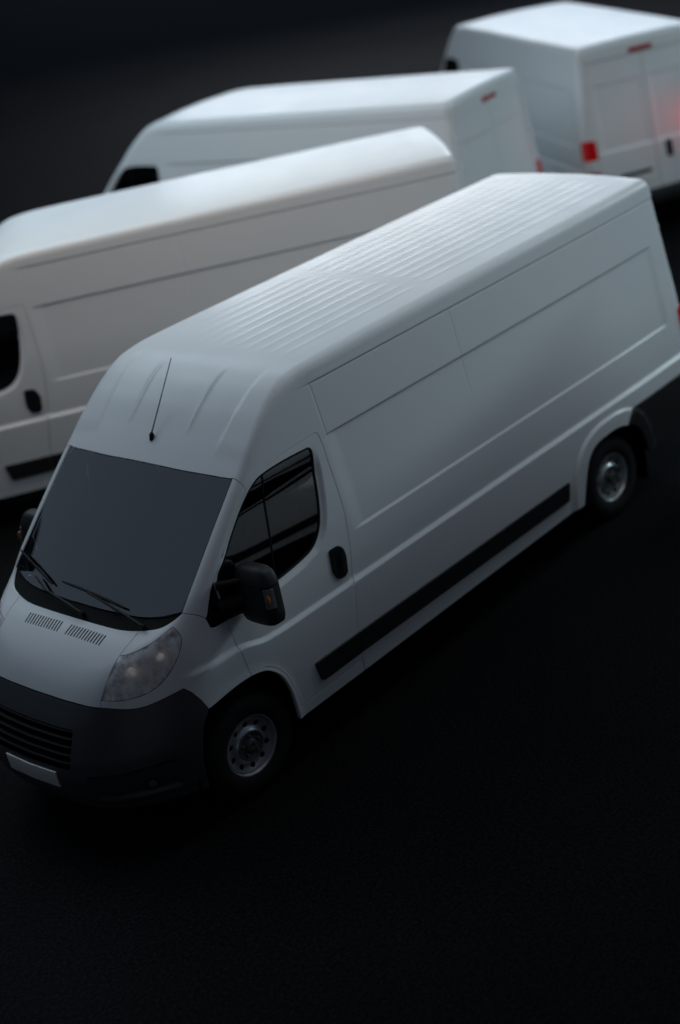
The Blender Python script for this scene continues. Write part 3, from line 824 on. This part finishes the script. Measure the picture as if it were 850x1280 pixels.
for y in np.linspace(-1, 1, 25):
    a = abs(y); yy = .985*y; x = 6.36-.10*max(a-.75, 0)**2*16
    rings.append([(x-.10, yy*.99, .62), (x+.005, yy, .61), (x+.03, yy, .56), (x+.03, yy, .45), (x, yy, .40), (x-.12, yy*.99, .39)])
s.quad_strip(rings).make("rear_bumper", 'plastic', root)

# ---- mirrors
for sgn in (-1, 1):
    e = empty("wing_mirror", root)
    def shell(z0, z1, k0=0, grow=0., n=10):
        rings = []
        for t in np.linspace(0, 1, n):
            z = z0+(z1-z0)*t; q = (z-1.395)/.185
            w = .166*(1-.9*max(abs(q)-.45, 0)**2.2)+grow; dp = .088*(1-.75*max(abs(q)-.4, 0)**2)+grow
            yc = -1.152+.028*q; uc = 1.195+.030*q
            ring = []
            for a in np.linspace(0, 2*math.pi, 28, endpoint=False):
                ca, sa = math.cos(a), math.sin(a); ex = .55
                dx = math.copysign(abs(ca)**ex, ca); dy = math.copysign(abs(sa)**ex, sa)
                back = 1 if dx < 0 else .55
                ring.append((uc+dp*dx*back, yc+w*dy, z))
            rings.append(ring)
        return rings
    def capped(rings, r0, r1):
        def sc(ring, k, dz):
            c = np.mean(ring, 0); return [tuple(c+(np.array(p)-c)*np.array([k, k, 1])+np.array([0, 0, dz])) for p in ring]
        o = []
        if r0: o += [sc(rings[0], .55, -.022), sc(rings[0], .85, -.013)]
        o += rings
        if r1: o += [sc(rings[-1], .86, .014), sc(rings[-1], .55, .026)]
        return o
    Solid().quad_strip(capped(shell(1.245, 1.485), True, False)).make("mirror_housing", 'plastic', e, mirror=sgn > 0)
    Solid().quad_strip(capped(shell(1.491, 1.565, grow=.001, n=5), False, True)).make("mirror_cap", 'plastic', e, mirror=sgn > 0)
    g = Solid().quad_strip(shell(1.475, 1.50, grow=-.007, n=3)); g.make("mirror_joint", 'dark', e, mirror=sgn > 0)
    Solid().tube([(1.02, -.955, 1.335), (1.09, -1.02, 1.345), (1.17, -1.09, 1.36)], [.060, .052, .05], 12, 1.3).make("mirror_arm", 'trim', e, mirror=sgn > 0)  # arms in a blacker plastic than the housing: their shade put into the colour
    Solid().tube([(1.03, -.955, 1.50), (1.10, -1.02, 1.497), (1.18, -1.09, 1.495)], [.030, .026, .03], 10).make("mirror_arm", 'trim', e, mirror=sgn > 0)
    Solid().box((1.236, -1.26, 1.27), (1.2455, -1.03, 1.54), 0).make("mirror_glass", 'mirror', e, mirror=sgn > 0)
    # repeater lamp on the outer corner
    s = Solid(); rings = []
    for z in np.linspace(1.355, 1.475, 6):
        q = (z-1.395)/.185; w = .166*(1-.9*max(abs(q)-.45, 0)**2.2); dp = .088
        yc = -1.152+.028*q; uc = 1.195+.030*q; ring = []
        for a in np.linspace(math.radians(215), math.radians(262), 8):
            ca, sa = math.cos(a), math.sin(a); dx = math.copysign(abs(ca)**.55, ca); dy = math.copysign(abs(sa)**.55, sa)
            ring.append((uc+dp*dx*1.03, yc+w*dy*1.03, z))
        inner_r = [((x-uc)*.9+uc, (y-yc)*.9+yc, zz) for x, y, zz in ring[::-1]]
        rings.append(ring+inner_r)
    s.quad_strip(rings).make("repeater_lamp", 'repeater', e, mirror=sgn > 0)
    Solid().tube([(1.122, -1.304, 1.390), (1.124, -1.301, 1.415), (1.128, -1.297, 1.440)], [.010, .016, .010], 8).make("indicator_bulb", 'orange', e, mirror=sgn > 0)

# ---- wheels
def lathe(prof, n, fn=None):
    V, Fc = [], []
    for i in range(n):
        a = 2*math.pi*i/n
        for j, (r, w) in enumerate(prof):
            rr, ww = (r, w) if fn is None else fn(i, j, r, w)
            V.append((rr*math.cos(a), ww, rr*math.sin(a)))
    m_ = len(prof)
    for i in range(n):
        k = (i+1) % n
        for j in range(m_-1): Fc.append((i*m_+j, i*m_+j+1, k*m_+j+1, k*m_+j))
    return V, Fc
def simple(name, V, Fc, material, parent, ang=35):
    import bmesh
    me = bpy.data.meshes.new(name); me.from_pydata(V, [], Fc); me.materials.append(M[material])
    bm = bmesh.new(); bm.from_mesh(me); bmesh.ops.remove_doubles(bm, verts=bm.verts, dist=1e-6); bmesh.ops.recalc_face_normals(bm, faces=bm.faces); bm.to_mesh(me); bm.free()
    for p in me.polygons: p.use_smooth = True
    me.set_sharp_from_angle(angle=math.radians(ang))
    o = bpy.data.objects.new(name, me); C.objects.link(o); o.parent = parent; return o
RT = .352
prof = [(.200, -.085), (.212, -.098), (.235, -.108), (.262, -.1125), (.290, -.112), (.310, -.106), (.326, -.1005), (.336, -.096), (.346, -.088), (RT-.001, -.076),
        (RT, -.060), (RT-.007, -.058), (RT-.007, -.051), (RT, -.049), (RT, -.012), (RT-.007, -.010), (RT-.007, -.003), (RT, -.001)]
prof = prof+[(r, -w) for r, w in prof[::-1][1:]]
NT = 144
def tread(i, j, r, w):
    if r > .322 and abs(w) > .055: return (r-.006 if i % 4 == 0 else r, w)
    if r > .34 and abs(w) < .05 and (i+2) % 4 == 0: return (r-.005, w)
    return (r, w)
def make_wheel():
    e = empty("wheel", root)
    V, Fc = lathe(prof, NT, tread); simple("tyre", V, Fc, 'rubber', e, 30)
    rim = empty("rim", e)
    # flange and drop of the steel rim
    V, Fc = lathe([(.2045, -.078), (.2075, -.090), (.2050, -.0965), (.1985, -.0955), (.1945, -.086), (.1900, -.076), (.1860, -.060), (.1850, .02), (.19, .085), (.2045, .09)], 72)
    lip = simple("rim_flange", V, Fc, 'steel', rim)
    # disc face pierced by ten round holes
    t = np.linspace(0, 2*math.pi, 73)[:-1]
    outer = np.stack([.1862*np.cos(t), .1862*np.sin(t)], 1); inn_ = np.stack([.102*np.cos(t), .102*np.sin(t)], 1)
    hl = []
    for i in range(10):
        a = 2*math.pi*(i+.35)/10
        q = np.linspace(0, 2*math.pi, 15)[:-1]
        hl.append(np.stack([.1475*math.cos(a)+.0195*np.cos(q), .1475*math.sin(a)+.0195*np.sin(q)], 1))
    G = [(r*math.cos(a+o), r*math.sin(a+o)) for r, o in ((.174, 0), (.16, .03), (.147, 0), (.132, .03), (.117, 0)) for a in np.linspace(0, 2*math.pi, 61)[:-1]]
    G = np.array(G); ok = np.ones(len(G), bool)
    for h in hl: ok &= ((G-h.mean(0))**2).sum(1) > .0225**2
    loops = [outer, inn_]+hl; allp = np.concatenate(loops+[G[ok]]); edges = []; k = 0
    for L in loops: edges += [(k+i, k+(i+1) % len(L)) for i in range(len(L))]; k += len(L)
    r = delaunay_2d_cdt([Vector(p) for p in allp], edges, [], 0, 1e-7)
    v2 = np.array([tuple(p) for p in r[0]]); tri = [f for f in r[2]]
    prof_r = pchip([.09, .102, .118, .135, .150, .165, .178, .19], [-.088, -.084, -.066, -.060, -.0625, -.069, -.075, -.077])
    keep = []
    for f in tri:
        c = v2[list(f)].mean(0); rr = np.linalg.norm(c)
        if rr > .1862 or rr < .102: continue
        if any(np.linalg.norm(c-h.mean(0)) < .0188 for h in hl): continue
        keep.append(f)
    rad = np.linalg.norm(v2, axis=1); V = [(p[0], float(prof_r(q)), p[1]) for p, q in zip(v2, rad)]
    n0 = len(V); Fc = list(keep)
    for h in hl:   # thickness of the pierced sheet
        b0 = len(V); n = len(h)
        for p in h: V.append((p[0], float(prof_r(np.linalg.norm(p))), p[1]))
        for p in h: V.append((p[0], float(prof_r(np.linalg.norm(p)))+.008, p[1]))
        Fc += [(b0+i, b0+(i+1) % n, b0+n+(i+1) % n, b0+n+i) for i in range(n)]
    simple("rim_disc", V, Fc, 'steel', rim)
    V, Fc = lathe([(.1035, -.080), (.1035, -.0865), (.099, -.0905), (.090, -.0895), (.078, -.083), (.052, -.080), (.044, -.084), (.042, -.0965), (.034, -.101), (.020, -.102), (.019, -.098), (.0005, -.098)], 48)
    hub = simple("hub_cover", V, Fc, 'hub', rim)
    for i in range(5):
        a = 2*math.pi*(i+.2)/5; c = (.067*math.cos(a), .067*math.sin(a)); s = Solid()
        rg = lambda rr, w: [(c[0]+rr*math.cos(q), w, c[1]+rr*math.sin(q)) for q in np.linspace(0, 2*math.pi, 6, endpoint=False)]
        s.quad_strip([rg(.0125, -.078), rg(.0125, -.094), rg(.009, -.0985)]); s.make("wheel_bolt", 'hub', rim, org=(0, 0, 0))
    V, Fc = lathe([(.17, .02), (.17, -.03), (.05, -.035), (.0005, -.035)], 40); simple("brake_drum", V, Fc, 'dark', rim)
    return e
def tree_copy(o, parent):
    c = o.copy(); C.objects.link(c); c.parent = parent
    for k in kids[o]: tree_copy(k, c)
    return c
w0 = make_wheel(); w0.location = (AX0-ORG[0], -.865, RT)
kids = {}
for o in bpy.data.objects: kids.setdefault(o, []); 
for o in bpy.data.objects:
    if o.parent: kids[o.parent].append(o)
for u, s_ in ((AX1, -1), (AX0, 1), (AX1, 1)):
    w = tree_copy(w0, root); w.location = (u-ORG[0], s_*.865, RT); w.rotation_euler = (0, random.uniform(0, 1), 0 if s_ < 0 else math.pi)

# ---- wheel housings, floor, cab interior
for nm, u, rr in (("wheel_housing", AX0, .47), ("wheel_housing", AX1, .49)):
    for sgn in (-1, 1):
        s = Solid(); n = 20
        arc = lambda y, r_: [(u+r_*math.cos(a)*.96, y, .30+r_*math.sin(a)*1.04) for a in np.linspace(-.35, math.pi+.35, n)]
        s.quad_strip([arc(-.975, rr), arc(-.60, rr), arc(-.60, .02)], close=False, cap0=False, cap1=False)
        s.make(nm, 'dark', root, mirror=sgn > 0)
s = Solid(); s.box((.30, -.80, .26), (6.22, .80, .50)); s.box((1.45, -.94, .32), (4.45, .94, .50)); s.box((5.5, -.93, .40), (6.22, .93, .58)); s.box((.16, -.52, .28), (.5, .52, .55))
s.make("underbody", 'dark', root, smooth_=False)
s = Solid(); s.quad_strip([[(2.20, -.90, .5), (2.20, -.84, 2.3), (2.20, .84, 2.3), (2.20, .90, .5)], [(2.23, -.90, .5), (2.23, -.84, 2.3), (2.23, .84, 2.3), (2.23, .90, .5)]]); s.make("bulkhead", 'interior', root, smooth_=False)
lin = patch([S(densify([(2.24, .5), (2.24, 2.38), (6.18, 2.38), (6.18, .9), (5.5, .9), (4.4, .9), (4.4, .5)], .1, True))], DS, step=.12, offset=-.03, depth=0)
pair("cargo_light_block", lin, 'dark')  # unseen dark sheet added behind the panels so no light passes the gaps
lin2 = patch([R(densify([(-.82, .6), (-.82, 2.36), (.82, 2.36), (.82, .6)], .1, True))], DR, step=.12, offset=-.045, depth=0)
add("rear_lining", lin2, 'dark')
lin3 = patch([S(densify([(1.05, .88), (1.05, 1.25), (2.08, 1.25), (1.98, .45), (1.40, .45), (1.36, .72), (1.2, .87)], .06, True))], DS, step=.08, offset=-.05, depth=0)
pair("door_lining", lin3, 'interior')
lin4 = patch([T(densify([(1.46, -.72), (6.15, -.72), (6.15, .72), (1.46, .72)], .1, True))], DT, step=.14, offset=-.04, depth=0)
add("headliner", lin4, 'interior')
lin5 = patch([O3(densify([(.30, -.55, 1.0), (.60, -.60, 1.32), (.60, .60, 1.32), (.30, .55, 1.0)], .06, True), dh)], dh, step=.08, offset=-.06, depth=0)
add("bonnet_lining", lin5, 'dark')
s = Solid(); rings = []
for y in np.linspace(-.86, .86, 9):
    k_ = .03*(y/.86)**2
    rings.append([(.80+k_, y, 1.27), (.86+k_, y, 1.325), (1.10, y, 1.34), (1.22, y, 1.28), (1.26, y, 1.16), (1.20, y, .75), (.85, y, .60)])
s.quad_strip(rings).make("dashboard", 'interior', root)
for y, w in ((-.48, .27), (.42, .42)):
    e = empty("seat", root)
    Solid().box((1.45, y-w, .80), (1.98, y+w, .98), .05).make("seat_cushion", 'seat', e)
    s = Solid(); rg = lambda x, z, k_: [(x-.07, y-w+k_, z), (x+.07, y-w+k_, z), (x+.07, y+w-k_, z), (x-.07, y+w-k_, z)]
    s.quad_strip([rg(1.92, .92, .01), rg(1.96, 1.15, 0), rg(2.03, 1.45, .02), rg(2.06, 1.58, .06)]).make("seat_back", 'seat', e, bevel=.03)
    for yy in ((y,) if w < .3 else (y-.2, y+.2)):
        Solid().box((2.02, yy-.12, 1.60), (2.13, yy+.12, 1.80), .04).make("headrest", 'seat', e)
s = Solid(); cc = np.array([1.40, -.48, 1.28]); ax = np.array([.62, 0, .78]); a1 = np.array([0, 1., 0]); a2 = np.cross(ax, a1)
ringp = [cc+.20*(math.cos(t)*a1+math.sin(t)*a2) for t in np.linspace(0, 2*math.pi, 33)]
s.tube(ringp, .016, 8)
for t in (.2, math.pi-.2, -math.pi/2): s.tube([cc, cc+.2*(math.cos(t)*a1+math.sin(t)*a2)], .014, 6)
s.tube([cc, cc-ax*.25], .04, 8); s.make("steering_wheel", 'trim', root)

# ------------------------------------------------------------ the ground and the row of vans
me = bpy.data.meshes.new("ground")
gv = 180
me.from_pydata([(-gv, -gv, 0), (gv, -gv, 0), (gv, gv, 0), (-gv, gv, 0)], [], [(0, 1, 2, 3)])
me.materials.append(M['ground'])
ground = bpy.data.objects.new("ground", me); C.objects.link(ground); ground["kind"] = "structure"

POSES = [((0, 0), 0.0, "white high-roof delivery van in front, sharp, nose with dark bumper towards the viewer"),
         ((2.3207, 6.2947), -.6596, "white high-roof van parked second, only its ribbed roof and left side showing, nose cut off"),
         ((8.2122, 9.8686), -1.3637, "white van parked third, blurred behind the ribbed roof of the second, nose pointing left"),
         ((14.8969, 8.7942), -2.0603, "blurred white van farthest away, rear doors and bright red tail light towards the viewer"),
         ((2.02, -6.39), .6596, "white van beside the foremost one, seen only mirrored in its driver-side windows"),
         ((19.33, 3.70), -2.757, "white van beside the farthest one, its red tail light tinting those rear doors pink")]
kids = {}
for o in bpy.data.objects: kids.setdefault(o, [])
for o in bpy.data.objects:
    if o.parent: kids[o.parent].append(o)
def van_copy(o, parent):
    c = o.copy(); C.objects.link(c); c.parent = parent
    for k in kids[o]: van_copy(k, c)
    return c
vans = [root]+[van_copy(root, None) for _ in POSES[1:]]
for v, ((x, y), a, lab) in zip(vans, POSES):
    v.location = (x+ORG[0]*math.cos(a), y+ORG[0]*math.sin(a), 0); v.rotation_euler = (0, 0, a)
    v["label"] = lab; v["category"] = "van"; v["group"] = "white delivery vans parked in a fan"

# the left-hand brake light of the last van is on and shines on the van beside it
lamp = next(o for o in vans[-1].children if o.name.startswith("tail_light"))
ld = bpy.data.lights.new("brake_light_glow", 'AREA'); ld.shape = 'DISK'; ld.size = .16; ld.energy = .55; ld.color = (1, .03, .05); ld.spread = math.radians(50)
lo = bpy.data.objects.new("brake_light_glow", ld); C.objects.link(lo); lo.parent = lamp
lo.location = (6.40-ORG[0], -.92, 1.27)
aim = vans[-1].rotation_euler.to_matrix().inverted() @ Vector((-.62, .74, .12))
lo.rotation_euler = aim.to_track_quat('-Z', 'Y').to_euler()
